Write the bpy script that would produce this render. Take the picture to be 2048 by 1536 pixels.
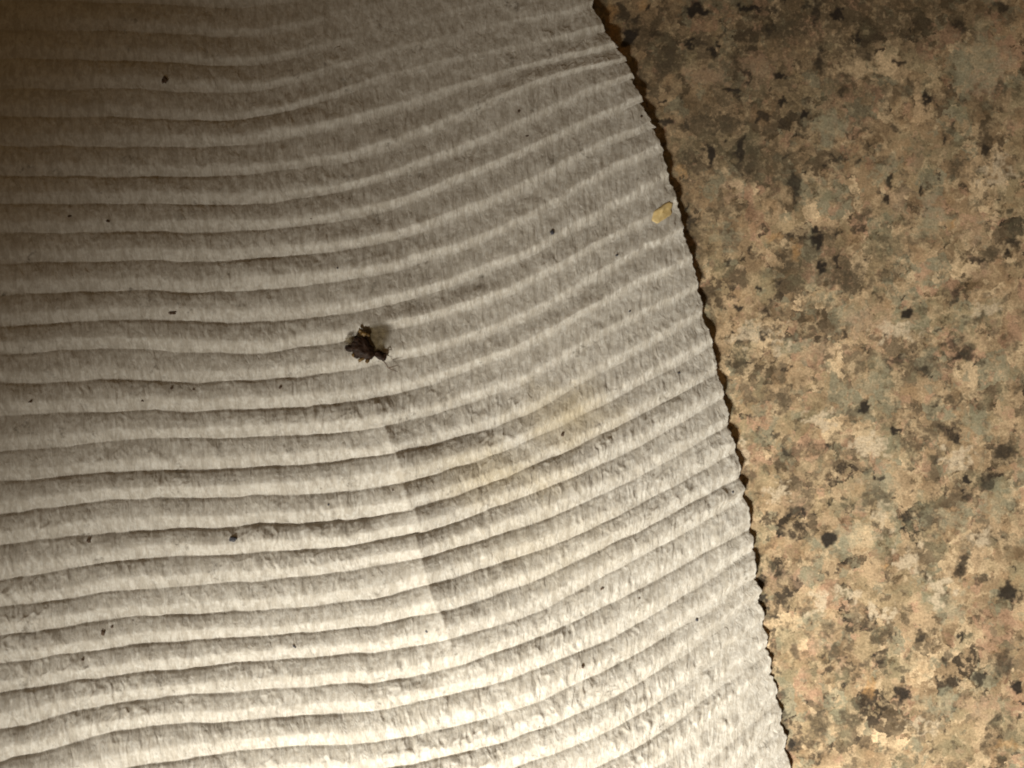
import bpy, bmesh, math, random
import numpy as np
from mathutils import Vector, noise as mnoise

# ------------------------------------------------------------------ camera, world, lamps, exposure
S = 0.1 / 2048.0                      # metres per photograph pixel on the counter (frame = 10 cm wide)
def W(px, py, z=0.0):                 # a place on the counter
    return Vector(((px - 1024) * S, (768 - py) * S, z))

for o in list(bpy.data.objects): bpy.data.objects.remove(o)
scene = bpy.context.scene
COL = scene.collection
cam_d = bpy.data.cameras.new('camera')
cam = bpy.data.objects.new('camera', cam_d); COL.objects.link(cam)
CAM_H = 0.16
cam.location = (0, 0, CAM_H + 0.001)
cam_d.sensor_width = 36.0
cam_d.lens = 36.0 * CAM_H / 0.1
cam_d.clip_start = 0.005; cam_d.clip_end = 20
scene.camera = cam

world = bpy.data.worlds.new('World'); scene.world = world; world.use_nodes = True
bg = world.node_tree.nodes['Background']
bg.inputs['Color'].default_value = (1.0, 0.62, 0.27, 1); bg.inputs['Strength'].default_value = 0.080

def spot(name, loc, aim, energy, color, size_deg, blend, radius):
    d = bpy.data.lights.new(name, 'SPOT'); d.energy = energy; d.color = color
    d.spot_size = math.radians(size_deg); d.spot_blend = blend; d.shadow_soft_size = radius
    o = bpy.data.objects.new(name, d); COL.objects.link(o)
    o.location = loc
    o.rotation_euler = (Vector(aim) - Vector(loc)).to_track_quat('-Z', 'Y').to_euler()
    return o
spot('kitchen_lamp', (-0.110, -0.240, 0.165), W(900, 2460), 12.9, (1.0, 0.95, 0.815), 32.6, 1.0, 0.034)

scene.view_settings.view_transform = 'Standard'
scene.view_settings.look = 'None'
scene.view_settings.exposure = 0.0
scene.view_settings.gamma = 1.0
scene.cycles.filter_width = 1.9

# ------------------------------------------------------------------ helpers
rng = np.random.default_rng(7)
random.seed(7)
_lat = rng.random((512, 512)).astype(np.float64)
def vnoise(x, y, seed=0):             # smooth value noise, -1..1
    x = x + seed * 37.31; y = y + seed * 91.7
    xi = np.floor(x).astype(int); yi = np.floor(y).astype(int)
    fx = x - xi; fy = y - yi
    fx = fx * fx * fx * (fx * (fx * 6 - 15) + 10); fy = fy * fy * fy * (fy * (fy * 6 - 15) + 10)
    a = _lat[xi & 511, yi & 511]; b = _lat[(xi + 1) & 511, yi & 511]
    c = _lat[xi & 511, (yi + 1) & 511]; d = _lat[(xi + 1) & 511, (yi + 1) & 511]
    return ((a * (1 - fx) + b * fx) * (1 - fy) + (c * (1 - fx) + d * fx) * fy) * 2 - 1
def fbm(x, y, seed=0, octv=3):
    r = 0; a = 1; t = 0
    for i in range(octv):
        r = r + a * vnoise(x * 2 ** i, y * 2 ** i, seed + i * 5); t += a; a *= .5
    return r / t
def sstep(a, b, x):
    t = np.clip((x - a) / (b - a), 0, 1); return t * t * (3 - 2 * t)

def mesh_np(name, verts, quads, mat, uv=None, attrs=None, smooth=True):
    me = bpy.data.meshes.new(name)
    me.vertices.add(len(verts)); me.vertices.foreach_set('co', verts.astype(np.float32).ravel())
    n = len(quads)
    me.loops.add(n * 4); me.loops.foreach_set('vertex_index', quads.astype(np.int32).ravel())
    me.polygons.add(n)
    me.polygons.foreach_set('loop_start', np.arange(0, n * 4, 4, dtype=np.int32))
    me.polygons.foreach_set('loop_total', np.full(n, 4, dtype=np.int32))
    if smooth: me.polygons.foreach_set('use_smooth', np.ones(n, dtype=bool))
    me.update(calc_edges=True)
    if uv is not None:
        l = me.uv_layers.new(name='UVMap')
        l.data.foreach_set('uv', uv[quads.ravel()].astype(np.float32).ravel())
    for k, v in (attrs or {}).items():
        a = me.attributes.new(k, 'FLOAT', 'POINT'); a.data.foreach_set('value', v.astype(np.float32).ravel())
    me.materials.append(mat)
    o = bpy.data.objects.new(name, me); COL.objects.link(o)
    return o
def grid_quads(nr, nc, off=0):
    i = np.arange(nr - 1)[:, None] * nc + np.arange(nc - 1)[None, :]
    return (np.stack([i, i + 1, i + nc + 1, i + nc], -1).reshape(-1, 4)) + off

class NT:
    def __init__(s, name):
        s.m = bpy.data.materials.new(name); s.m.use_nodes = True; s.t = s.m.node_tree; s.t.nodes.clear()
        s.out = s.t.nodes.new('ShaderNodeOutputMaterial')
        s.b = s.t.nodes.new('ShaderNodeBsdfPrincipled'); s.t.links.new(s.b.outputs[0], s.out.inputs[0])
    def n(s, typ, ins=None, **kw):
        nd = s.t.nodes.new(typ)
        for k, v in kw.items(): setattr(nd, k, v)
        for k, v in (ins or {}).items(): s.set(nd.inputs[k], v)
        return nd
    def set(s, inp, v):
        if isinstance(v, bpy.types.NodeSocket): s.t.links.new(v, inp)
        else: inp.default_value = v
    def math(s, op, a, b=0.0, c=0.0, clamp=False):
        nd = s.t.nodes.new('ShaderNodeMath'); nd.operation = op; nd.use_clamp = clamp
        s.set(nd.inputs[0], a); s.set(nd.inputs[1], b); s.set(nd.inputs[2], c); return nd.outputs[0]
    def ramp(s, f, stops, interp='LINEAR'):
        nd = s.t.nodes.new('ShaderNodeValToRGB'); s.set(nd.inputs[0], f); e = nd.color_ramp.elements
        nd.color_ramp.interpolation = interp
        while len(e) < len(stops): e.new(0.5)
        for el, (p, c) in zip(e, stops):
            el.position = p; el.color = (c, c, c, 1) if not isinstance(c, tuple) else (*c, 1)
        return nd.outputs[0]
    def mix(s, f, a, b, mode='MIX'):
        nd = s.t.nodes.new('ShaderNodeMix'); nd.data_type = 'RGBA'; nd.blend_type = mode
        s.set(nd.inputs[0], f)
        for i, v in ((6, a), (7, b)):
            s.set(nd.inputs[i], (*v, 1) if isinstance(v, tuple) and len(v) == 3 else v)
        return nd.outputs[2]
    def noise(s, vec, scale, detail=3, rough=.55, dist=0.0):
        nd = s.n('ShaderNodeTexNoise', {'Vector': vec, 'Scale': scale, 'Detail': detail, 'Roughness': rough, 'Distortion': dist})
        return nd.outputs

def tag(o, label=None, cat=None, group=None, kind=None):
    if label: o['label'] = label
    if cat: o['category'] = cat
    if group: o['group'] = group
    if kind: o['kind'] = kind
    return o

# ------------------------------------------------------------------ granite countertop
def granite_material():
    m = NT('polished_granite')
    co = m.n('ShaderNodeTexCoord').outputs['Object']
    mp = m.n('ShaderNodeMapping', {'Vector': co, 'Scale': (1 / S / 100,) * 3}).outputs[0]   # 1 unit = 100 photograph pixels
    w = m.noise(mp, 2.2, 4, .6)[1]
    w2 = m.noise(mp, 9.0, 3, .6)[1]
    v = m.n('ShaderNodeVectorMath', {0: w, 1: (0.62, 0.5, 0.4)}, operation='SUBTRACT').outputs[0]
    v = m.n('ShaderNodeVectorMath', {0: v, 'Scale': .34}, operation='SCALE').outputs[0]
    vb = m.n('ShaderNodeVectorMath', {0: w2, 1: (0.62, 0.5, 0.4)}, operation='SUBTRACT').outputs[0]
    vb = m.n('ShaderNodeVectorMath', {0: vb, 'Scale': .20}, operation='SCALE').outputs[0]
    p = m.n('ShaderNodeVectorMath', {0: mp, 1: v}, operation='ADD').outputs[0]
    p = m.n('ShaderNodeVectorMath', {0: p, 1: vb}, operation='ADD').outputs[0]
    # interlocking crystal grains of three sizes
    CLS = [(0.0, (.40, .31, .215)), (.16, (.50, .395, .28)), (.30, (.29, .235, .17)), (.42, (.47, .34, .25)), (.52, (.36, .325, .245)),
           (.64, (.62, .505, .365)), (.73, (.22, .175, .125)), (.83, (.42, .34, .235)), (.93, (.125, .10, .075))]
    def grains(sc, ch, off):
        g = m.n('ShaderNodeTexVoronoi', {'Vector': m.n('ShaderNodeMapping', {'Vector': p, 'Location': (off, off * .7, 0), 'Scale': (1.15, 1, 1)}).outputs[0], 'Scale': sc, 'Randomness': 1.0})
        return m.ramp(m.n('ShaderNodeSeparateColor', {0: g.outputs['Color']}).outputs[ch], CLS, 'CONSTANT')
    col = grains(1.7, 0, 0)
    col = m.mix(m.ramp(m.noise(mp, 2.6, 4, .62)[0], [(.50, 0.0), (.56, .85)]), col, grains(3.6, 1, 3))
    col = m.mix(m.ramp(m.noise(mp, 3.3, 4, .65, .4)[1], [(.52, 0.0), (.57, .75)]), col, grains(7.5, 2, 9))
    # cloudy brown-grey and pale areas
    cl = m.noise(p, 1.9, 5, .66)[0]
    col = m.mix(1.0, col, m.ramp(cl, [(.30, (.62, .60, .57)), (.48, (.95, .95, .95)), (.70, (1.25, 1.25, 1.25))]), 'MULTIPLY')
    gr = m.ramp(m.noise(p, 1.15, 3, .6)[0], [(.54, 0.0), (.62, .4)])
    col = m.mix(gr, col, (.33, .31, .22))
    pk = m.ramp(m.noise(m.n('ShaderNodeMapping', {'Vector': p, 'Location': (7, 3, 0)}).outputs[0], 1.7, 3, .65)[0], [(.57, 0.0), (.66, .45)])
    col = m.mix(pk, col, (.46, .335, .22))
    # pale veins round the grains
    ed = m.n('ShaderNodeTexVoronoi', {'Vector': p, 'Scale': 2.8}, feature='DISTANCE_TO_EDGE').outputs['Distance']
    ve = m.math('MULTIPLY', m.ramp(ed, [(0.0, 1.0), (.13, 0.0)]), m.ramp(m.noise(mp, 2.4, 2)[0], [(.48, 0.0), (.6, .7)]))
    col = m.mix(ve, col, (.60, .49, .35))
    # soft brown smudges between grains
    sm = m.ramp(m.noise(p, 4.2, 5, .68)[0], [(.30, .8), (.42, 0.0)])
    col = m.mix(sm, col, (.13, .098, .06))
    fl = m.n('ShaderNodeTexVoronoi', {'Vector': p, 'Scale': 4.4, 'Randomness': 1.0})
    cf = m.n('ShaderNodeSeparateColor', {0: fl.outputs['Color']})
    pick = m.ramp(cf.outputs[2], [(.84, 0.0), (.90, 1.0)])
    core = m.ramp(fl.outputs['Distance'], [(.08, 1.0), (.38, 0.0)])
    col = m.mix(m.math('MULTIPLY', m.math('MULTIPLY', pick, core), .6), col, (.09, .07, .05))
    col = m.n('ShaderNodeGamma', {'Color': col, 'Gamma': 1.42}).outputs[0]
    col = m.mix(1.0, col, (1.38, 1.41, 1.47), 'MULTIPLY')
    # named grains seen in the stone, and shade painted over its top
    brk = m.ramp(m.noise(mp, 9, 4, .7)[0], [(.38, .35), (.50, 1.0)])
    def at(nm): return m.n('ShaderNodeAttribute', attribute_name=nm).outputs['Fac']
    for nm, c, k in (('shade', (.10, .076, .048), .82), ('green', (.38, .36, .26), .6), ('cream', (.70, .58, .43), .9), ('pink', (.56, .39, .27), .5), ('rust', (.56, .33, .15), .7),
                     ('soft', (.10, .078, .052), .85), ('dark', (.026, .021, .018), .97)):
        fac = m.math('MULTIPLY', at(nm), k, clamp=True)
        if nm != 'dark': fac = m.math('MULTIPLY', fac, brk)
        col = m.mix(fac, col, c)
    fine = m.noise(mp, 22, 4, .7)[0]
    col = m.mix(1.0, col, m.ramp(fine, [(.3, .68), (.7, 1.30)]), 'MULTIPLY')
    m.set(m.b.inputs['Base Color'], col)
    m.set(m.b.inputs['Roughness'], m.ramp(m.noise(mp, 6, 3)[0], [(.3, .42), (.7, .6)]))
    m.b.inputs['Specular IOR Level'].default_value = .35
    bp = m.n('ShaderNodeBump', {'Height': m.noise(mp, 14, 4, .7)[0], 'Strength': .35, 'Distance': 2.0 * S})
    m.set(m.b.inputs['Normal'], bp.outputs[0])
    return m.m

DARK = [(1394,15,28,14,0),(1382,84,10,15,-20),(1401,80,13,13,20),(1259,68,16,22,20),(1541,52,10,10,0),(1636,20,8,26,0),(1641,115,8,36,-5),(1561,145,15,9,0),
 (1679,28,11,15,10),(1924,48,19,12,30),(2010,8,15,12,0),(1469,178,22,8,5),(1529,230,13,10,0),(1614,225,7,9,0),(1334,238,18,9,5),(1370,252,14,9,-10),
 (1419,305,8,22,-10),(1484,296,8,30,15),(1594,370,14,33,-4),(1680,312,15,8,0),(1718,320,7,7,0),(1795,255,14,9,30),(1975,298,9,14,0),(1785,360,9,12,0),
 (1775,395,7,9,0),(1850,375,5,14,0),(1858,190,7,20,-10),(1385,440,13,16,0),(1637,485,14,20,-25),(1647,530,9,15,0),(1680,520,4,20,0),(1960,520,16,5,0),
 (2019,502,6,6,0),(1915,590,9,15,20),(1555,565,7,7,0),(1525,580,8,5,30),(1477,618,7,7,0),(1469,661,5,5,0),(1556,650,14,4,20),(1820,625,9,13,10),
 (1905,685,22,5,-12),(1935,710,24,15,-18),(1694,672,6,6,0),(1795,720,24,6,-8),(1850,737,14,7,15),(1572,737,10,6,-20),(1730,697,5,5,0),(2030,480,11,12,0),
 (1732,813,11,14,0),(1794,860,12,8,20),(1898,862,18,10,35),(1915,878,16,10,40),(1874,918,12,13,-30),(1979,965,17,19,0),(2010,905,18,15,0),(1940,960,8,8,0),
 (1939,998,8,7,0),(1814,1035,18,10,-5),(1594,1025,20,8,-12),(1554,870,10,9,0),(1662,1078,15,17,-20),(1929,1138,12,25,15),(1964,1163,15,8,5),(2024,1183,18,19,0),
 (1529,1198,8,10,0),(1546,1240,18,6,0),(1704,1260,12,9,-15),(1846,1275,8,11,0),(1596,1313,9,16,-20),(1929,1283,5,12,25),(2014,1330,19,26,0),(1899,1323,12,14,0),
 (1964,1363,13,17,0),(1729,1335,8,6,0),(1763,1330,15,5,-12),(1754,1315,6,4,0),(1809,1388,16,18,0),(1564,1393,12,10,0),(1574,1438,7,13,0),(1619,1405,8,8,0),
 (1869,1508,8,8,0),(1999,1443,18,7,-20),(2041,1378,10,12,0),(1584,1493,8,16,0),(1560,1345,6,8,0),(1550,1295,7,8,0),(1660,1152,6,7,0),(1540,1030,6,7,0),(1575,905,10,5,20)]
SOFT = [(1484,305,16,40,10),(1820,440,13,15,0),(2024,690,16,20,0),(1630,893,26,16,10),(1590,900,16,18,0),(1824,888,20,34,-15),(1759,1000,30,22,0),(1661,1262,12,16,0),
 (1771,1278,18,15,0),(1674,1303,20,22,0),(1804,1343,12,12,0),(1634,1453,24,36,0),(1949,1093,16,24,0),(1780,545,18,13,0),(1560,60,60,16,0),(1340,120,40,30,0),(1440,240,50,20,10),
 (1500,330,24,40,0),(1850,730,50,16,0),(1700,560,50,24,0),(1920,330,24,16,0),(1380,330,12,40,-10),(1800,180,40,20,0),(1900,800,30,14,0),(1700,1440,30,14,0),(1480,1060,16,30,0),(1960,640,26,12,0),(1540,1430,14,40,0)]
SHADE = [(1330,60,190,120,0),(1500,130,140,90,0),(1420,260,90,110,20),(1640,80,90,70,0),(1560,330,60,60,0),(1380,460,40,90,-10),(1640,520,70,50,0),(1780,500,50,30,0),(1850,40,160,70,0),(1980,200,60,40,0),(1720,200,70,60,0),(1700,20,300,60,0),(1290,220,50,160,-20),(1600,210,60,60,0)]   # browner stone, with the dim light at the counter's top painted in
GREEN = [(1974,125,52,62,0),(1774,330,26,26,0),(1530,823,22,22,0),(1764,968,44,40,0),(1889,1413,30,32,0),(1630,565,20,24,0),(1690,1080,50,22,-10),(1960,840,26,26,0),(1590,690,40,20,0),(1455,470,22,24,0),
 (1700,640,30,26,0),(1890,1040,50,20,15),(1900,1220,34,26,0),(1660,250,40,30,0),(1870,420,26,40,0),(2000,1010,30,30,0),(1750,760,40,24,0),(1630,1240,24,20,0)]
CREAM = [(1744,893,34,20,10),(1504,665,36,22,-10),(1770,1040,14,30,20),(1560,985,22,12,0),(1920,920,30,18,0),(1890,1190,20,30,0),(1820,1120,18,26,0),(1490,905,10,26,0),(2000,340,26,30,0),(1980,620,30,16,0),
 (1790,660,40,20,0),(1640,840,22,16,0),(1700,1190,30,14,20),(1970,1080,22,16,0),(1760,1230,26,14,0),(1560,690,12,26,0),(1440,820,8,18,0),(1640,1210,14,24,0),(1850,1460,30,12,0)]
PINK = [(1954,542,23,14,0),(1689,1338,16,20,0),(1740,640,40,24,0),(1500,610,20,12,0),(1660,700,30,22,0),(1600,1160,26,14,0),(1540,1160,14,24,0),(1960,1420,34,22,10),(1600,1000,20,14,0),(1420,150,40,20,0),(1520,130,40,26,20),
 (1800,400,24,30,0),(1470,375,20,14,0),(1640,1290,16,22,0),(1950,460,20,28,0)]
RUST = [(1594,502,8,18,0),(1551,472,13,10,0),(1774,1133,5,5,0),(2024,1495,22,10,10),(1744,1378,10,18,0),(1292,6,12,12,0),(1240,110,12,22,0),(1225,60,14,26,0),(1509,825,3,4,0),(1910,448,6,10,0),(1482,868,5,8,0),(1366,340,10,16,0),(1225,20,14,20,0)]
def blobs(X, Y, lst, soft, warp):
    out = np.zeros_like(X)
    wx = X + warp * fbm(X / 14, Y / 14, 3) * 1.0 + 3 * vnoise(X / 5, Y / 5, 9)
    wy = Y + warp * fbm(X / 14, Y / 14, 13) * 1.0 + 3 * vnoise(X / 5, Y / 5, 19)
    for (cx, cy, rx, ry, a) in lst:
        c, s_ = math.cos(math.radians(a)), math.sin(math.radians(a))
        m = (np.abs(X - cx) < rx + ry + 30) & (np.abs(Y - cy) < rx + ry + 30)
        dx = wx[m] - cx; dy = wy[m] - cy
        u_, v_ = (dx * c + dy * s_) / rx, (-dx * s_ + dy * c) / ry
        d = np.sqrt(u_ ** 2 + v_ ** 2); an = np.arctan2(v_, u_); ph = (cx * 7.1 + cy * 3.3) % 6.28
        d = d * (1 + .30 * np.abs(np.sin(an * 1.5 + ph)) - .12 + .14 * np.sin(an * 5 + ph * 2))
        out[m] = np.maximum(out[m], (1 - sstep(1 - soft, 1 + soft, d)) * (.84 + .16 * math.sin(cx * 3.7 + cy)))
    return out
DARK += [(1500, 12, 26, 6, 10), (1452, 60, 6, 14, 30), (1720, 70, 5, 18, 0), (1800, 120, 14, 6, 20), (1570, 200, 12, 5, -10), (1688, 180, 5, 16, 10)]
_r = random.Random(21)
for _ in range(300):
    cx, cy = _r.uniform(1100, 2170), _r.uniform(-90, 1630)
    if fbm(np.array([cx / 160.]), np.array([cy / 160.]), 77, 2)[0] < -.15: continue
    w_ = _r.choice([2, 2.5, 2.5, 3, 3.5, 4, 5, 6]); DARK.append((cx, cy, w_, w_ * _r.uniform(.5, 2.2), _r.uniform(-60, 60)))
for _ in range(110):
    w_ = _r.uniform(6, 17); SOFT.append((_r.uniform(1100, 2170), _r.uniform(-90, 1630), w_, w_ * _r.uniform(.5, 1.8), _r.uniform(-60, 60)))
def build_granite():
    xs = np.concatenate([np.linspace(-9000, 1080, 12), np.arange(1100, 2180, 2.2), np.linspace(2260, 11000, 12)])
    ys = np.concatenate([np.linspace(-9000, -120, 12), np.arange(-100, 1640, 2.2), np.linspace(1700, 11000, 12)])
    Y, X = np.meshgrid(ys, xs, indexing='ij')
    v = np.stack([(X - 1024) * S, (768 - Y) * S, np.zeros_like(X)], -1).reshape(-1, 3)
    q = grid_quads(len(ys), len(xs))[:, ::-1]
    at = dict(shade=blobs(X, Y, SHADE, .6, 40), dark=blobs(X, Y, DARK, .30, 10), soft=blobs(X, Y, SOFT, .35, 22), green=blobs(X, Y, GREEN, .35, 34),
              cream=blobs(X, Y, CREAM, .3, 30), pink=blobs(X, Y, PINK, .35, 30), rust=blobs(X, Y, RUST, .6, 8))
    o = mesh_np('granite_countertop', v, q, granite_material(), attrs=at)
    tag(o, kind='structure')
build_granite()

# ------------------------------------------------------------------ fluted filter paper
# valleys between the flutes: y at x = 0, 256, 512, 768, 1024, then (x, y) half way to and at the cut edge
V = [
 [-240,-235,-225,-270,-330,(1080,-350),(1135,-380)],
 [-180,-175,-168,-215,-270,(1085,-295),(1145,-325)],
 [-122,-117,-110,-155,-210,(1090,-240),(1155,-270)],
 [-63,-58,-50,-100,-155,(1095,-182),(1163,-212)],
 [-5,1,10,-45,-102,(1100,-125),(1172,-152)],
 [54,60,69,12,-50,(1105,-70),(1182,-95)],
 [114,119,126,65,0,(1110,-15),(1190,-38)],
 [172,175,179,114,50,(1115,38),(1186,12)],
 [228,231,232,160,98,(1125,80),(1213,58)],
 [288,289,284,230,145,(1130,118),(1233,88)],
 [349,350,345,302,192,(1140,148),(1255,120)],
 [405,405,406,360,262,(1144,204),(1265,152)],
 [465,463,459,424,320,(1154,260),(1286,199)],
 [526,521,517,486,397,(1166,318),(1308,250)],
 [588,581,581,546,461,(1174,377),(1325,299)],
 [648,640,645,610,528,(1182,446),(1340,357)],
 [706,699,704,664,588,(1193,497),(1362,417)],
 [766,760,762,726,656,(1195,560),(1368,466)],
 [832,822,819,790,710,(1207,613),(1388,524)],
 [904,880,875,852,776,(1210,675),(1398,581)],
 [963,943,935,910,840,(1217,738),(1410,636)],
 [1029,999,991,973,895,(1224,800),(1428,694)],
 [1090,1063,1050,1029,950,(1230,856),(1438,749)],
 [1161,1120,1106,1082,1003,(1237,915),(1452,797)],
 [1214,1182,1163,1132,1063,(1242,972),(1460,850)],
 [1274,1238,1223,1192,1120,(1250,1025),(1474,905)],
 [1327,1294,1273,1248,1180,(1254,1074),(1483,957)],
 [1387,1348,1327,1302,1243,(1258,1130),(1491,1001)],
 [1460,1404,1381,1363,1296,(1265,1189),(1503,1059)],
 [1525,1462,1441,1420,1357,(1266,1256),(1508,1105)],
 [1592,1540,1501,1483,1422,(1270,1313),(1514,1162)],
 [1655,1600,1560,1538,1480,(1274,1372),(1521,1202)],
 [1715,1660,1619,1597,1541,(1277,1433),(1530,1252)],
 [1775,1720,1678,1655,1598,(1280,1494),(1537,1300)],
 [1835,1780,1738,1713,1655,(1284,1557),(1545,1350)],
 [1895,1840,1797,1772,1712,(1290,1625),(1556,1400)],
 [1955,1900,1857,1830,1770,(1296,1690),(1567,1450)],
 [2015,1960,1915,1888,1828,(1300,1752),(1574,1502)],
 [2075,2020,1975,1945,1886,(1306,1812),(1588,1556)],
 [2135,2080,2033,2003,1944,(1312,1870),(1598,1610)],
 [2195,2140,2092,2061,2002,(1318,1928),(1608,1664)],
 [2255,2200,2150,2119,2060,(1324,1986),(1618,1718)],
]
K = len(V)
PX = np.zeros((K, 8)); PY = np.zeros((K, 8))
for k, r in enumerate(V):
    PX[k] = [-340, 0, 256, 512, 768, 1024, r[5][0], r[6][0]]
    PY[k] = [r[0] - (r[1] - r[0]) * 0.9, *r[:5], r[5][1], r[6][1]]
def hermite(P, s):                       # Catmull-Rom along the stations, chord-free tangents
    n = P.shape[1]
    Pe = np.concatenate([2 * P[:, :1] - P[:, 1:2], P, 2 * P[:, -1:] - P[:, -2:-1]], 1)
    i = np.clip(np.floor(s).astype(int), 0, n - 2); f = s - i
    p0, p1, p2, p3 = Pe[:, i], Pe[:, i + 1], Pe[:, i + 2], Pe[:, i + 3]
    return .5 * (2 * p1 + (p2 - p0) * f + (2 * p0 - 5 * p1 + 4 * p2 - p3) * f ** 2 + (3 * p1 - p0 - 3 * p2 + p3) * f ** 3)

def paper_material():
    m = NT('filter_paper')
    uv = m.n('ShaderNodeTexCoord').outputs['UV']        # u = pixels along the flute / 57, v = flute number
    co = m.n('ShaderNodeTexCoord').outputs['Object']
    mp = m.n('ShaderNodeMapping', {'Vector': co, 'Scale': (1 / S / 100,) * 3}).outputs[0]
    base = (.80, .77, .72)
    mott = m.noise(mp, 5.5, 4, .65)[0]
    col = m.mix(m.ramp(mott, [(.36, 0.0), (.64, 1.0)]), base, (.63, .595, .545))
    m2 = m.noise(mp, 14, 3, .65)[0]
    col = m.mix(m.ramp(m2, [(.42, 0.0), (.66, .8)]), col, (.88, .87, .84))
    stre = m.noise(m.n('ShaderNodeMapping', {'Vector': uv, 'Scale': (4.6, 1.9, 1)}).outputs[0], 1.0, 3, .6, .9)[0]
    col = m.mix(m.math('MULTIPLY', m.ramp(stre, [(.40, 1.0), (.56, 0.0)]), .65), col, (.53, .49, .43))
    # yellowish coffee-coloured stain, own shape
    def blob(px, py, rx, ry, k):
        d = m.n('ShaderNodeMapping', {'Vector': mp, 'Location': (-(px - 1024) / 100 / rx, (py - 768) / 100 / ry, 0), 'Scale': (1 / rx, 1 / ry, 0)}).outputs[0]
        l = m.n('ShaderNodeVectorMath', {0: d}, operation='LENGTH').outputs['Value']
        l = m.math('ADD', l, m.math('MULTIPLY', m.math('SUBTRACT', m.noise(mp, 1.6, 3)[0], .5), 1.1))
        return m.math('MULTIPLY', m.ramp(l, [(.15, 1.0), (1.0, 0.0)]), k)
    for b in (blob(1135, 830, 1.3, .9, .6), blob(1000, 950, 2.0, .8, .42), blob(1080, 1090, 2.4, 1.2, .15)):
        col = m.mix(b, col, (.68, .575, .375))
    # scuffed, slightly soiled spots
    vo = m.n('ShaderNodeTexVoronoi', {'Vector': m.n('ShaderNodeVectorMath', {0: mp, 1: m.noise(mp, 5, 2)[1]}, operation='ADD').outputs[0], 'Scale': 1.55, 'Randomness': 1.0})
    vc = m.n('ShaderNodeSeparateColor', {0: vo.outputs['Color']})
    sp = m.math('MULTIPLY', m.ramp(vo.outputs['Distance'], [(.04, 1.0), (.22, 0.0)]), m.ramp(vc.outputs[0], [(.25, 0.0), (.5, 1.0)]))
    sp = m.math('MULTIPLY', sp, m.ramp(m.noise(mp, 16, 3, .7)[0], [(.40, 0.0), (.54, 1.0)]))
    col = m.mix(m.math('MULTIPLY', sp, .85), col, (.24, .22, .19))
    m.set(m.b.inputs['Base Color'], col)
    m.b.inputs['Roughness'].default_value = .85
    m.b.inputs['Specular IOR Level'].default_value = .15
    f1 = m.noise(mp, 20, 4, .7)[0]
    f2 = m.noise(m.n('ShaderNodeMapping', {'Vector': uv, 'Scale': (4.4, 2.1, 1)}).outputs[0], 1.0, 3, .6, .9)[0]
    h = m.math('ADD', m.math('MULTIPLY', f1, .26), m.math('MULTIPLY', f2, 1.3))
    bp = m.n('ShaderNodeBump', {'Height': h, 'Strength': .62, 'Distance': 3.6 * S})
    m.set(m.b.inputs['Normal'], bp.outputs[0])
    tr = m.n('ShaderNodeBsdfTranslucent', {'Color': (.7, .55, .38, 1), 'Normal': bp.outputs[0]})
    mx = m.n('ShaderNodeMixShader', {0: .30, 1: m.b.outputs[0], 2: tr.outputs[0]})
    m.t.links.new(mx.outputs[0], m.out.inputs[0])
    return m.m

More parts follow.
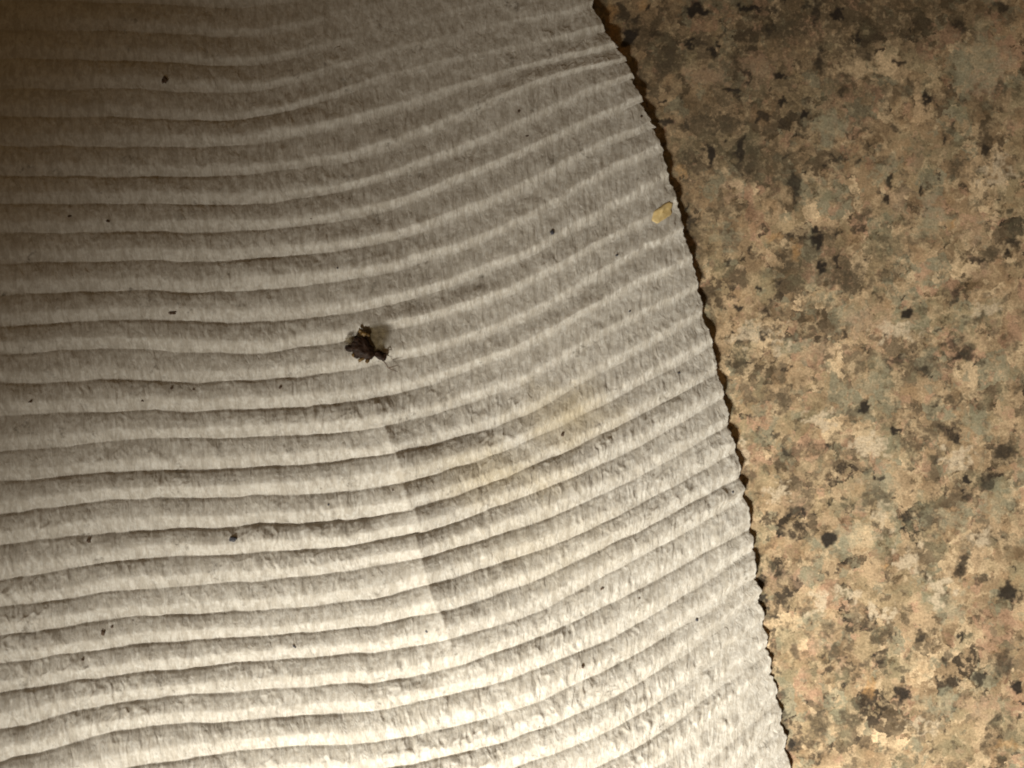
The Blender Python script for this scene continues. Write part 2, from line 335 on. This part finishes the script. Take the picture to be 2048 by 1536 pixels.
HZ = 18                                  # height of the sheet above the stone, in photograph pixels
def _prof(tp, pp):
    T = np.linspace(0, 1, 801); P = np.interp(T, tp, pp)
    w = np.hanning(61); w /= w.sum()
    Q = np.convolve(np.pad(P, 60, mode='reflect', reflect_type='odd'), w, 'same')[60:-60]
    Q = Q - np.interp(T, [0, 1], [Q[0], Q[-1]])
    return lambda x: np.interp(x, T, Q)
PROF_CUSP = _prof([0, .04, .11, .3, .48, .60, .74, .88, .95, 1], [0, .16, .40, .78, .97, 1, .62, .22, .10, 0])
PROF_SOFT = _prof([0, .12, .3, .5, .62, .72, .84, .93, 1], [0, .12, .40, .76, .92, 1, .26, .03, 0])
def lift(X, Y):
    """the free edge rides higher towards the top"""
    return 6 + 3.5 * sstep(1350, 700, Y) + 7 * sstep(760, -60, Y) * sstep(350, 1250, X)
def paper_height(X, Y, U, Vv):
    """height in photograph pixels over the stone; U along the flute (px), Vv flute number"""
    k = np.floor(Vv); t = Vv - k
    per = vnoise(k * 1.37 + .5, k * 0 + .5, 4)                        # every flute a little different
    per2 = vnoise(k * 1.37 + .5, U / 260 + 7, 5)
    # flute shape: steep behind each valley, a slow rise to the crest, then a lit front that breaks down to the next valley
    jit = .055 * fbm(U / 17, k * 7.7 + 3, 91, 2) + .030 * vnoise(U / 6.5, k * 5.1 + 8, 92) + .05 * per2
    bit = np.clip(.4 + 1.3 * fbm(X / 130, Y / 130, 93), .1, 1.2)
    tw = np.clip(t + jit * bit * np.sin(np.pi * t) * 1.5, 0, 1)
    prof = PROF_CUSP(tw)
    upright = sstep(520, 1000, X + .55 * (700 - Y)) * (1 - sstep(650, 1150, Y + .25 * (X - 900)))
    sh = np.clip(1 - upright, 0, 1)
    prof = sh * prof + (1 - sh) * PROF_SOFT(tw)
    A = 10.4 + 3.2 * per2 + 1.5 * per
    A = A * (.72 + .28 * sstep(300, 1000, Y))
    A = A * (1 + .16 * (1 - sh)) * (1 - .18 * sstep(750, 1250, X) * (1 - .3 * sstep(900, 1400, Y)))
    # flutes pressed flat near the top
    d = np.sqrt(((X - 860) / 300) ** 2 + ((Y - 20 + .12 * (X - 860)) / 150) ** 2) + .25 * fbm(X / 90, Y / 60, 97, 2)
    A = A * (.18 + .82 * sstep(.55, 1.5, d))
    A = A * (1 - .2 * sstep(.0, 1, 1 - np.abs(X - 1130) / 160) * sstep(0, 1, 1 - np.abs(Y - 760) / 120))
    A = A * (1 + .28 * fbm(U / 110, k * 2.3, 95, 2))
    h = A * prof
    # cross crimps: short irregular creases running across each flute, in patches
    msk = np.clip(.42 + 1.3 * fbm(X / 150, Y / 150, 21), 0, 1.25) * (.40 + .60 * sstep(450, 950, Y))
    win = np.sin(np.pi * np.clip(t * 1.02, 0, 1)) ** .7
    wu = U + 9 * fbm(U / 30, Vv * 2.6, 2, 2)
    n1 = (1 - np.abs(fbm(wu / 19.0, Vv * 1.5 + k * 3.3, 31, 2)) * 2.4)
    n1 = np.clip(n1, -.6, 1) ** 3
    h = h + 2.4 * msk * win * n1
    h = h + 1.9 * win * (.25 + msk) * fbm(wu / 10.0, Vv * 2.4 + k, 41, 2)
    h = h + 1.7 * fbm(X / 30, Y / 30, 51, 3)
    # long weak undulation of the whole sheet
    h = h + 7 * fbm(X / 420, Y / 420, 61, 2)
    # fold: the sheet bends along a line, left side turned to the lamp
    xl = 800 + .30 * (Y - 950) + 13 * vnoise(k * 3.1 + .3, k * 0 + 2.5, 15)
    dd = X - xl
    win2 = sstep(760, 930, Y) * (1 - sstep(1220, 1420, Y))
    h = h + win2 * 21 * np.where(dd < 0, np.exp(dd / 48), np.exp(-dd / 120))
    # slight dip at the left, lift toward the free edge
    h = h - 16 * (1 - sstep(-350, 330, X)) * (.5 + .5 * sstep(1500, 1000, Y))
    h = h + 10 * sstep(1500, 1050, X)          # away from the cut edge the sheet bellies up off the stone
    return np.maximum(h + lift(X, Y) - 4, 4.5)

def build_paper():
    NS = 1150
    s = np.concatenate([np.linspace(0, 1, 90, endpoint=False), np.linspace(1, 5, 620, endpoint=False), np.linspace(5, 7, 330)])
    NS = len(s)
    cx, cy = hermite(PX, s), hermite(PY, s)
    nt = 30
    tl = np.linspace(0, 1, nt, endpoint=False)
    tl = tl - .10 * np.sin(2 * np.pi * tl) / (2 * np.pi) * 2.5
    rows = []
    vv = (np.arange(K - 1)[:, None] + tl[None, :]).ravel()
    vv = np.append(vv, K - 1 - 1e-6)
    k = np.floor(vv).astype(int); f = (vv - k)[:, None]
    k2 = np.minimum(k + 1, K - 1)
    X = cx[k] * (1 - f) + cx[k2] * f
    Y = cy[k] * (1 - f) + cy[k2] * f
    U = np.concatenate([np.zeros((len(vv), 1)), np.cumsum(np.hypot(np.diff(X, axis=1), np.diff(Y, axis=1)), 1)], 1)
    VV = np.repeat(vv[:, None], NS, 1)
    # cut edge: scallops between the valleys, torn fibres
    fe = f
    last = sstep(6.0, 7.0, s)[None, :]
    lowe = sstep(700, 1150, Y[:, -1:])
    scal = (2.0 + 5.0 * lowe) * (np.sin(np.pi * fe) ** .7) - 2.0 * lowe
    step = np.where((k[:, None] >= 8) & (k[:, None] <= 13), -9.0 * (1 - fe) ** .5 + 5, 0)
    yy = Y[:, -1:]
    rag = 2.6 * vnoise(yy / 7.5, yy * 0, 71) + 1.8 * vnoise(yy / 3.6, yy * 0, 72) + 1.5 * vnoise(yy / 28, yy * 0, 73)
    X = X + last ** 8 * (scal + step + rag)
    # wandering of the crease lines
    Y = Y + 4.2 * fbm(U / 80, VV * .9, 81, 2) + 1.1 * vnoise(U / 16, np.floor(VV) * 1.7, 82)
    Hh = paper_height(X, Y, U, VV)
    droop = sstep(6.75, 7.0, s)[None, :] * 1.5
    Z = (Hh - droop)
    par = 1 - lift(X, Y) * S / CAM_H      # traced outline brought to the sheet's real height
    v = np.stack([(X - 1024) * S * par, (768 - Y) * S * par, Z * S], -1)
    nr, nc = X.shape
    uv = np.stack([U / 57, VV], -1).reshape(-1, 2)
    top = v.reshape(-1, 3); q = grid_quads(nr, nc)[:, ::-1]
    # rim of the cut edge and the underside
    th = 3.0 * S
    e = np.arange(nr) * nc + nc - 1
    rim = top[e] - np.array([.4 * S, 0, th]); off = len(top)
    r = np.stack([e[:-1], e[1:], off + np.arange(1, nr), off + np.arange(nr - 1)], -1)
    i6 = np.arange(0, nr, 7); j6 = np.append(np.arange(0, nc - 1, 8), nc - 1)
    un = v[np.ix_(i6, j6)] - np.array([0, 0, th]); un[:, -1, 0] -= .4 * S
    off2 = off + nr
    qu = grid_quads(len(i6), len(j6), off2)
    verts = np.concatenate([top, rim, un.reshape(-1, 3)])
    uvs = np.concatenate([uv, uv[e], uv.reshape(nr, nc, 2)[np.ix_(i6, j6)].reshape(-1, 2)])
    o = mesh_np('coffee_filter', verts, np.concatenate([q, r, qu]), paper_material(), uv=uvs)
    tag(o, 'white ribbed paper coffee filter with a ragged curved edge lying on granite', 'coffee filter')
    return X, Y, Z, par
PXg, PYg, PZg, PARg = build_paper()
def on_paper(px, py):
    d = (PXg - px) ** 2 + (PYg - py) ** 2
    i = np.unravel_index(np.argmin(d), d.shape)
    return Vector(((px - 1024) * S * PARg[i], (768 - py) * S * PARg[i], PZg[i] * S))

# ------------------------------------------------------------------ insect and crumbs
def plain(name, c1, c2, rough=.6, scale=12, spec=.4, alpha=None, bump=.5):
    m = NT(name)
    co = m.n('ShaderNodeTexCoord').outputs['Object']
    mp = m.n('ShaderNodeMapping', {'Vector': co, 'Scale': (1 / S / 100,) * 3}).outputs[0]
    n = m.noise(mp, scale, 4, .7)[0]
    m.set(m.b.inputs['Base Color'], m.ramp(n, [(.35, c1), (.68, c2)]))
    m.b.inputs['Roughness'].default_value = rough
    m.b.inputs['Specular IOR Level'].default_value = spec
    bp = m.n('ShaderNodeBump', {'Height': n, 'Strength': bump, 'Distance': 2 * S}); m.set(m.b.inputs['Normal'], bp.outputs[0])
    if alpha is not None: m.b.inputs['Alpha'].default_value = alpha
    return m.m
M_body = plain('dark_brown_shell', (.010, .004, .002), (.040, .018, .009), .6, 14, spec=.25)
M_tan = plain('amber_shell', (.05, .025, .008), (.26, .16, .05), .5, 16)
M_wing_and_shadow = plain('smoky_wing_and_shadow', (.12, .09, .05), (.24, .19, .11), .6, 9, alpha=.5)  # the larger film stands in for the shadow the insect casts
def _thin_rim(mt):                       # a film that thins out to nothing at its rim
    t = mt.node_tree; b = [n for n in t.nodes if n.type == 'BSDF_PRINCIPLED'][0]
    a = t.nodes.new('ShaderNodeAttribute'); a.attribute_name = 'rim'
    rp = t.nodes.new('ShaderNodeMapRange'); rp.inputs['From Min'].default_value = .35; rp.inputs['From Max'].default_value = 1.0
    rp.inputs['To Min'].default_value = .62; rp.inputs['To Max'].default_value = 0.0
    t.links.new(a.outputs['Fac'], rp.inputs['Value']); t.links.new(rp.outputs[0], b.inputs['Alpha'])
_thin_rim(M_wing_and_shadow)
M_leg = plain('brown_leg', (.10, .06, .04), (.22, .15, .11), .6, 10)
M_speck = plain('dark_speck', (.05, .032, .02), (.16, .10, .065), .7, 30)
M_speck2 = plain('slate_speck', (.03, .032, .045), (.10, .10, .12), .5, 30)
M_amber = plain('amber_flake', (.50, .36, .15), (.66, .52, .27), .6, 8)

def link_bm(name, bm, mat, parent=None, smooth=True):
    me = bpy.data.meshes.new(name); bm.to_mesh(me); bm.free()
    for p in me.polygons: p.use_smooth = smooth
    me.materials.append(mat)
    o = bpy.data.objects.new(name, me); COL.objects.link(o)
    if parent: o.parent = parent
    return o
def ell(bm, c, r, rot=0, sub=3, jit=.12, seed=0):
    """bumpy ellipsoid; c and r in photograph pixels relative to the thing, +y down as in the photo"""
    res = bmesh.ops.create_icosphere(bm, subdivisions=sub, radius=1)
    ca, sa = math.cos(math.radians(-rot)), math.sin(math.radians(-rot))
    for vtx in res['verts']:
        p = vtx.co.copy()
        k = 1 + jit * mnoise.noise(p * 1.9 + Vector((seed * 3.1, seed, 0))) * 2 + jit * .6 * mnoise.noise(p * 4.5 + Vector((seed, 5, seed)))
        p = Vector((p.x * r[0], p.y * r[1], p.z * r[2])) * k
        p = Vector((p.x * ca - p.y * sa, p.x * sa + p.y * ca, p.z))
        vtx.co = Vector((p.x + c[0], p.y - c[1], p.z + c[2])) * S
def tube(bm, pts, r0, r1, n=7):
    """tapered bent rod through pts (photo px offsets)"""
    P = [Vector((p[0], -p[1], p[2])) for p in pts]
    Q = []
    for i in range(len(P) - 1):
        a = P[max(i - 1, 0)]; b = P[i]; c = P[i + 1]; d = P[min(i + 2, len(P) - 1)]
        for j in range(5):
            f = j / 5
            Q.append(.5 * (2 * b + (c - a) * f + (2 * a - 5 * b + 4 * c - d) * f * f + (3 * b - a - 3 * c + d) * f ** 3))
    Q.append(P[-1]); rings = []
    for i, p in enumerate(Q):
        t = (Q[min(i + 1, len(Q) - 1)] - Q[max(i - 1, 0)]).normalized()
        x = t.orthogonal().normalized(); y = t.cross(x)
        r = r0 + (r1 - r0) * i / (len(Q) - 1)
        rings.append([bm.verts.new((p + (x * math.cos(a) + y * math.sin(a)) * r) * S) for a in [2 * math.pi * k / n for k in range(n)]])
    for a, b in zip(rings, rings[1:]):
        for k in range(n): bm.faces.new((a[k], a[(k + 1) % n], b[(k + 1) % n], b[k]))
    bm.faces.new(rings[0][::-1]); bm.faces.new(rings[-1])

def build_insect():
    root = bpy.data.objects.new('dead_insect', None); COL.objects.link(root)
    root.empty_display_size = .002
    root.location = on_paper(726, 694)
    tag(root, 'small dark brown dead insect curled on the ribbed white paper', 'insect')
    # abdomen and thorax grown together
    bm = bmesh.new()
    ell(bm, (-1, 4, 9), (25, 16, 9), 24, 4, .10, 1)
    ell(bm, (11, 14, 9), (13, 11, 8), 0, 3, .10, 2)
    ell(bm, (-8, -9, 9), (9, 14, 7), -25, 3, .14, 3)
    ell(bm, (4, -6, 10), (9, 15, 7), -15, 3, .14, 4)
    ell(bm, (-26, 3, 7), (10, 7, 5), 15, 3, .14, 5)
    ell(bm, (-12, 17, 6), (9, 6, 5), 0, 3, .14, 6)
    body = link_bm('body', bm, M_body, root)
    rm = body.modifiers.new('remesh', 'REMESH'); rm.mode = 'VOXEL'; rm.voxel_size = 1.1 * S; rm.use_smooth_shade = True
    bm = bmesh.new()
    ell(bm, (34, 17, 8), (13, 8, 6), 28, 3, .12, 7)
    ell(bm, (42, 20, 7), (6, 9, 5), 20, 3, .12, 8)
    head = link_bm('head', bm, M_body, root)
    rm = head.modifiers.new('remesh', 'REMESH'); rm.mode = 'VOXEL'; rm.voxel_size = .9 * S; rm.use_smooth_shade = True
    # smoky film painting the insect's cast shadow at upper right; wing scrap at left
    def wing_and_shadow(cx, cy, rx, ry, rot, z0, z1, seed):
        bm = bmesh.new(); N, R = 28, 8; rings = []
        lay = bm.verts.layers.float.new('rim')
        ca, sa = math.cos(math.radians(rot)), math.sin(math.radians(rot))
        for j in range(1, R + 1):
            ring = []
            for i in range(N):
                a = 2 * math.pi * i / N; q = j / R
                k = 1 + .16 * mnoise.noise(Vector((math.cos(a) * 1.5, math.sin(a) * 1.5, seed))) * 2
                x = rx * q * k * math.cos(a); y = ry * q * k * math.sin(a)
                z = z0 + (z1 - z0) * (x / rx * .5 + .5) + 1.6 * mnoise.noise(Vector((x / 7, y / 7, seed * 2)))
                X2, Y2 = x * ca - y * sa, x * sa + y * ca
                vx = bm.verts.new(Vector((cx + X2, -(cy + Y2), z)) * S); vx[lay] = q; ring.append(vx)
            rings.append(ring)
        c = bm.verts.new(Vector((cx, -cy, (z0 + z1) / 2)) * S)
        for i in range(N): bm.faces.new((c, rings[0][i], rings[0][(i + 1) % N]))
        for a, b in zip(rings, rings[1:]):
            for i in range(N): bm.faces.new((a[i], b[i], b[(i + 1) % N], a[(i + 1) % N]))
        o = link_bm('wing_and_shadow', bm, M_wing_and_shadow, root)
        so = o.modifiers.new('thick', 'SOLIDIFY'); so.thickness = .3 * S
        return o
    wing_and_shadow(30, -22, 29, 34, 25, 3, 10, 1)
    wing_and_shadow(-29, -14, 9, 12, 20, 6, 9, 3)
    # amber bits of shell above and below
    for c, r in (((-5, -33, 9), (4, 5, 3)), ((2, -26, 10), (6, 6, 4)), ((10, -24, 8), (5, 4, 3)), ((-2, 24, 6), (10, 4, 4)), ((9, 27, 5), (5, 4, 3)), ((35, 7, 6), (5, 3, 3)), ((-18, 16, 6), (5, 4, 4))):
        bm = bmesh.new(); ell(bm, c, r, random.uniform(-40, 40), 2, .3, random.random() * 9); link_bm('shell_fragment', bm, M_tan, root)
    for pts in ([(41, 28, 7), (47, 35, 8), (51, 42, 4), (60, 46, 3), (69, 49, 1)],
                [(51, 42, 4), (60, 39, 4), (70, 36, 3)],
                [(44, 14, 8), (50, 7, 8), (57, 5, 2)]):
        bm = bmesh.new(); tube(bm, pts, 1.1, .5); link_bm('leg', bm, M_leg, root)
build_insect()

SPK = 'specks of dirt on the filter paper'
def crumb(px, py, rx, ry, rot, mat, name, label, cat, group=None, parts=3, h=.5):
    bm = bmesh.new(); sd = px * .37
    random.seed(int(px * 7 + py))
    for j in range(parts):
        f = 0 if j == 0 else 1
        ell(bm, (f * random.uniform(-.8, .8) * rx, f * random.uniform(-.8, .8) * ry, min(rx, ry) * h * .35), ((rx, ry, min(rx, ry) * h) if j == 0 else (rx * .5, ry * .5, min(rx, ry) * h)), rot, 2, .35, sd + j)
    o = link_bm(name, bm, mat)
    if name == 'crumb' and parts > 2: o.scale = (.8, .8, .8)
    o.location = on_paper(px, py)
    tag(o, label, cat, group)
    return o
def build_flake():
    """thin flake pressed onto the ribs, following them"""
    cx, cy = 1325, 424; N, R = 30, 7; bm = bmesh.new(); rings = []
    o0 = on_paper(cx, cy)
    def pt(x, y, lift_):
        p = on_paper(x, y) - o0; p.z += lift_ * S; return p
    c = bm.verts.new(pt(cx, cy, 1.6))
    for j in range(1, R + 1):
        q = j / R; ring = []
        for i in range(N):
            an = 2 * math.pi * i / N
            kk = 1 + .30 * mnoise.noise(Vector((math.cos(an) * 1.3, math.sin(an) * 1.3, 4.2))) + .10 * mnoise.noise(Vector((math.cos(an) * 4, math.sin(an) * 4, 1)))
            x, y = 26 * q * kk * math.cos(an), 14 * q * kk * math.sin(an)
            ca, sa = math.cos(math.radians(-42)), math.sin(math.radians(-42))
            ring.append(bm.verts.new(pt(cx + x * ca - y * sa, cy + x * sa + y * ca, 1.6 * (1 - q ** 4) + .25)))
        rings.append(ring)
    for i in range(N): bm.faces.new((c, rings[0][(i + 1) % N], rings[0][i]))
    for p, q in zip(rings, rings[1:]):
        for i in range(N): bm.faces.new((p[i], p[(i + 1) % N], q[(i + 1) % N], q[i]))
    bmesh.ops.recalc_face_normals(bm, faces=bm.faces)
    o = link_bm('amber_flake', bm, M_amber); o.location = o0
    so = o.modifiers.new('thick', 'SOLIDIFY'); so.thickness = .4 * S; so.offset = -1
    tag(o, 'flat amber yellow flake stuck near the right cut edge of the paper', 'flake')
build_flake()
crumb(343, 625, 9, 4, -12, M_speck, 'crumb', 'ragged dark brown crumb left of the insect on the paper', 'crumb', SPK, 4)
crumb(466, 1079, 10, 6, -8, M_speck2, 'crumb', 'largest slate grey crumb on the brighter lower left paper', 'crumb', SPK, 3)
crumb(205, 1267, 5, 6, 30, M_speck, 'crumb', 'brown crumb beside a scuff low on the left of the paper', 'crumb', SPK, 3)
crumb(328, 158, 6, 7, 0, M_speck, 'crumb', 'lone dark crumb on the dim upper left paper', 'crumb', SPK, 2)
crumb(1105, 464, 4, 5, 0, M_speck2, 'crumb', 'dark crumb on a rib between the insect and the amber flake', 'crumb', SPK, 2)
crumb(1125, 870, 4, 5, 20, M_speck, 'crumb', 'olive brown crumb on the yellowish stain of the paper', 'crumb', SPK, 3)
crumb(175, 1083, 5, 6, 25, M_speck, 'crumb', 'brown crumb left of the largest slate grey crumb', 'crumb', SPK, 3)
small = [
 (656, 1010, 3, 4, 2, 'fine blue black crumb just below the crease line left of the fold'),
 (675, 536, 3, 3, 2, 'fine black crumb ringed by a scuff above the insect'),
 (787, 981, 6, 3, 1, 'reddish brown crumb right at the fold in the ribs'),
 (588, 1294, 7, 3, 2, 'flat slate crumb with a fine tail on the bright lower ribs'),
 (853, 1262, 3, 5, 2, 'upright slate crumb right below the lower end of the fold'),
 (1038, 221, 4, 4, 1, 'upper of two faint crumbs on the smooth upper right paper'),
 (1055, 270, 6, 3, 1, 'lower of two faint crumbs on the smooth upper right paper'),
 (1284, 230, 4, 4, 1, 'ring shaped crumb hard against the upper cut edge'),
 (1360, 746, 5, 4, 2, 'grey crumb on the brightest patch near the cut edge'),
 (1396, 1243, 5, 4, 2, 'slate crumb on the dense ribs at the lower right'),
 (1165, 1334, 4, 5, 1, 'brown crumb furthest down on the right half of the paper'),
 (1205, 1178, 7, 4, 1, 'arched brown crumb in a pale crater below the yellowish stain'),
 (1280, 1198, 3, 4, 1, 'small brown crumb right of the arched crumb'),
 (1468, 985, 4, 4, 2, 'grey crumb at the cut edge half way down'),
 (621, 436, 4, 3, 1, 'reddish crumb on a rib high above the insect'),
 (342, 777, 5, 5, 1, 'larger of the brown crumbs in a row below the ragged crumb'),
 (386, 779, 4, 3, 1, 'smaller crumb right beside its neighbour in the row below the ragged crumb'),
 (283, 801, 4, 4, 1, 'leftmost crumb of the row below the ragged crumb'),
 (57, 803, 7, 3, 1, 'flat crumb nearest the left edge of the photo'),
 (222, 1255, 5, 4, 1, 'paler crumb touching the crease just above the low left crumb'),
 (163, 1321, 5, 4, 1, 'faint crumb on the lowest left ribs'),
 (560, 775, 4, 6, 1, 'pale brown crumb below and left of the insect'),
 (135, 431, 6, 4, 1, 'left one of two faint smudgy crumbs on the dark left paper'),
 (213, 441, 6, 4, 1, 'right one of two faint smudgy crumbs on the dark left paper'),
 (1234, 510, 5, 3, 2, 'grey crumb in the valley below the amber flake'),
 (1260, 622, 4, 3, 2, 'fine grey crumb between the amber flake and the brightest patch')]
for (x, y, a, b, c, lb) in small:
    crumb(x, y, a * .62, b * .62, (x * 13) % 90 - 45, M_speck if c == 1 else M_speck2, 'crumb', lb, 'crumb', SPK, 2, .3)
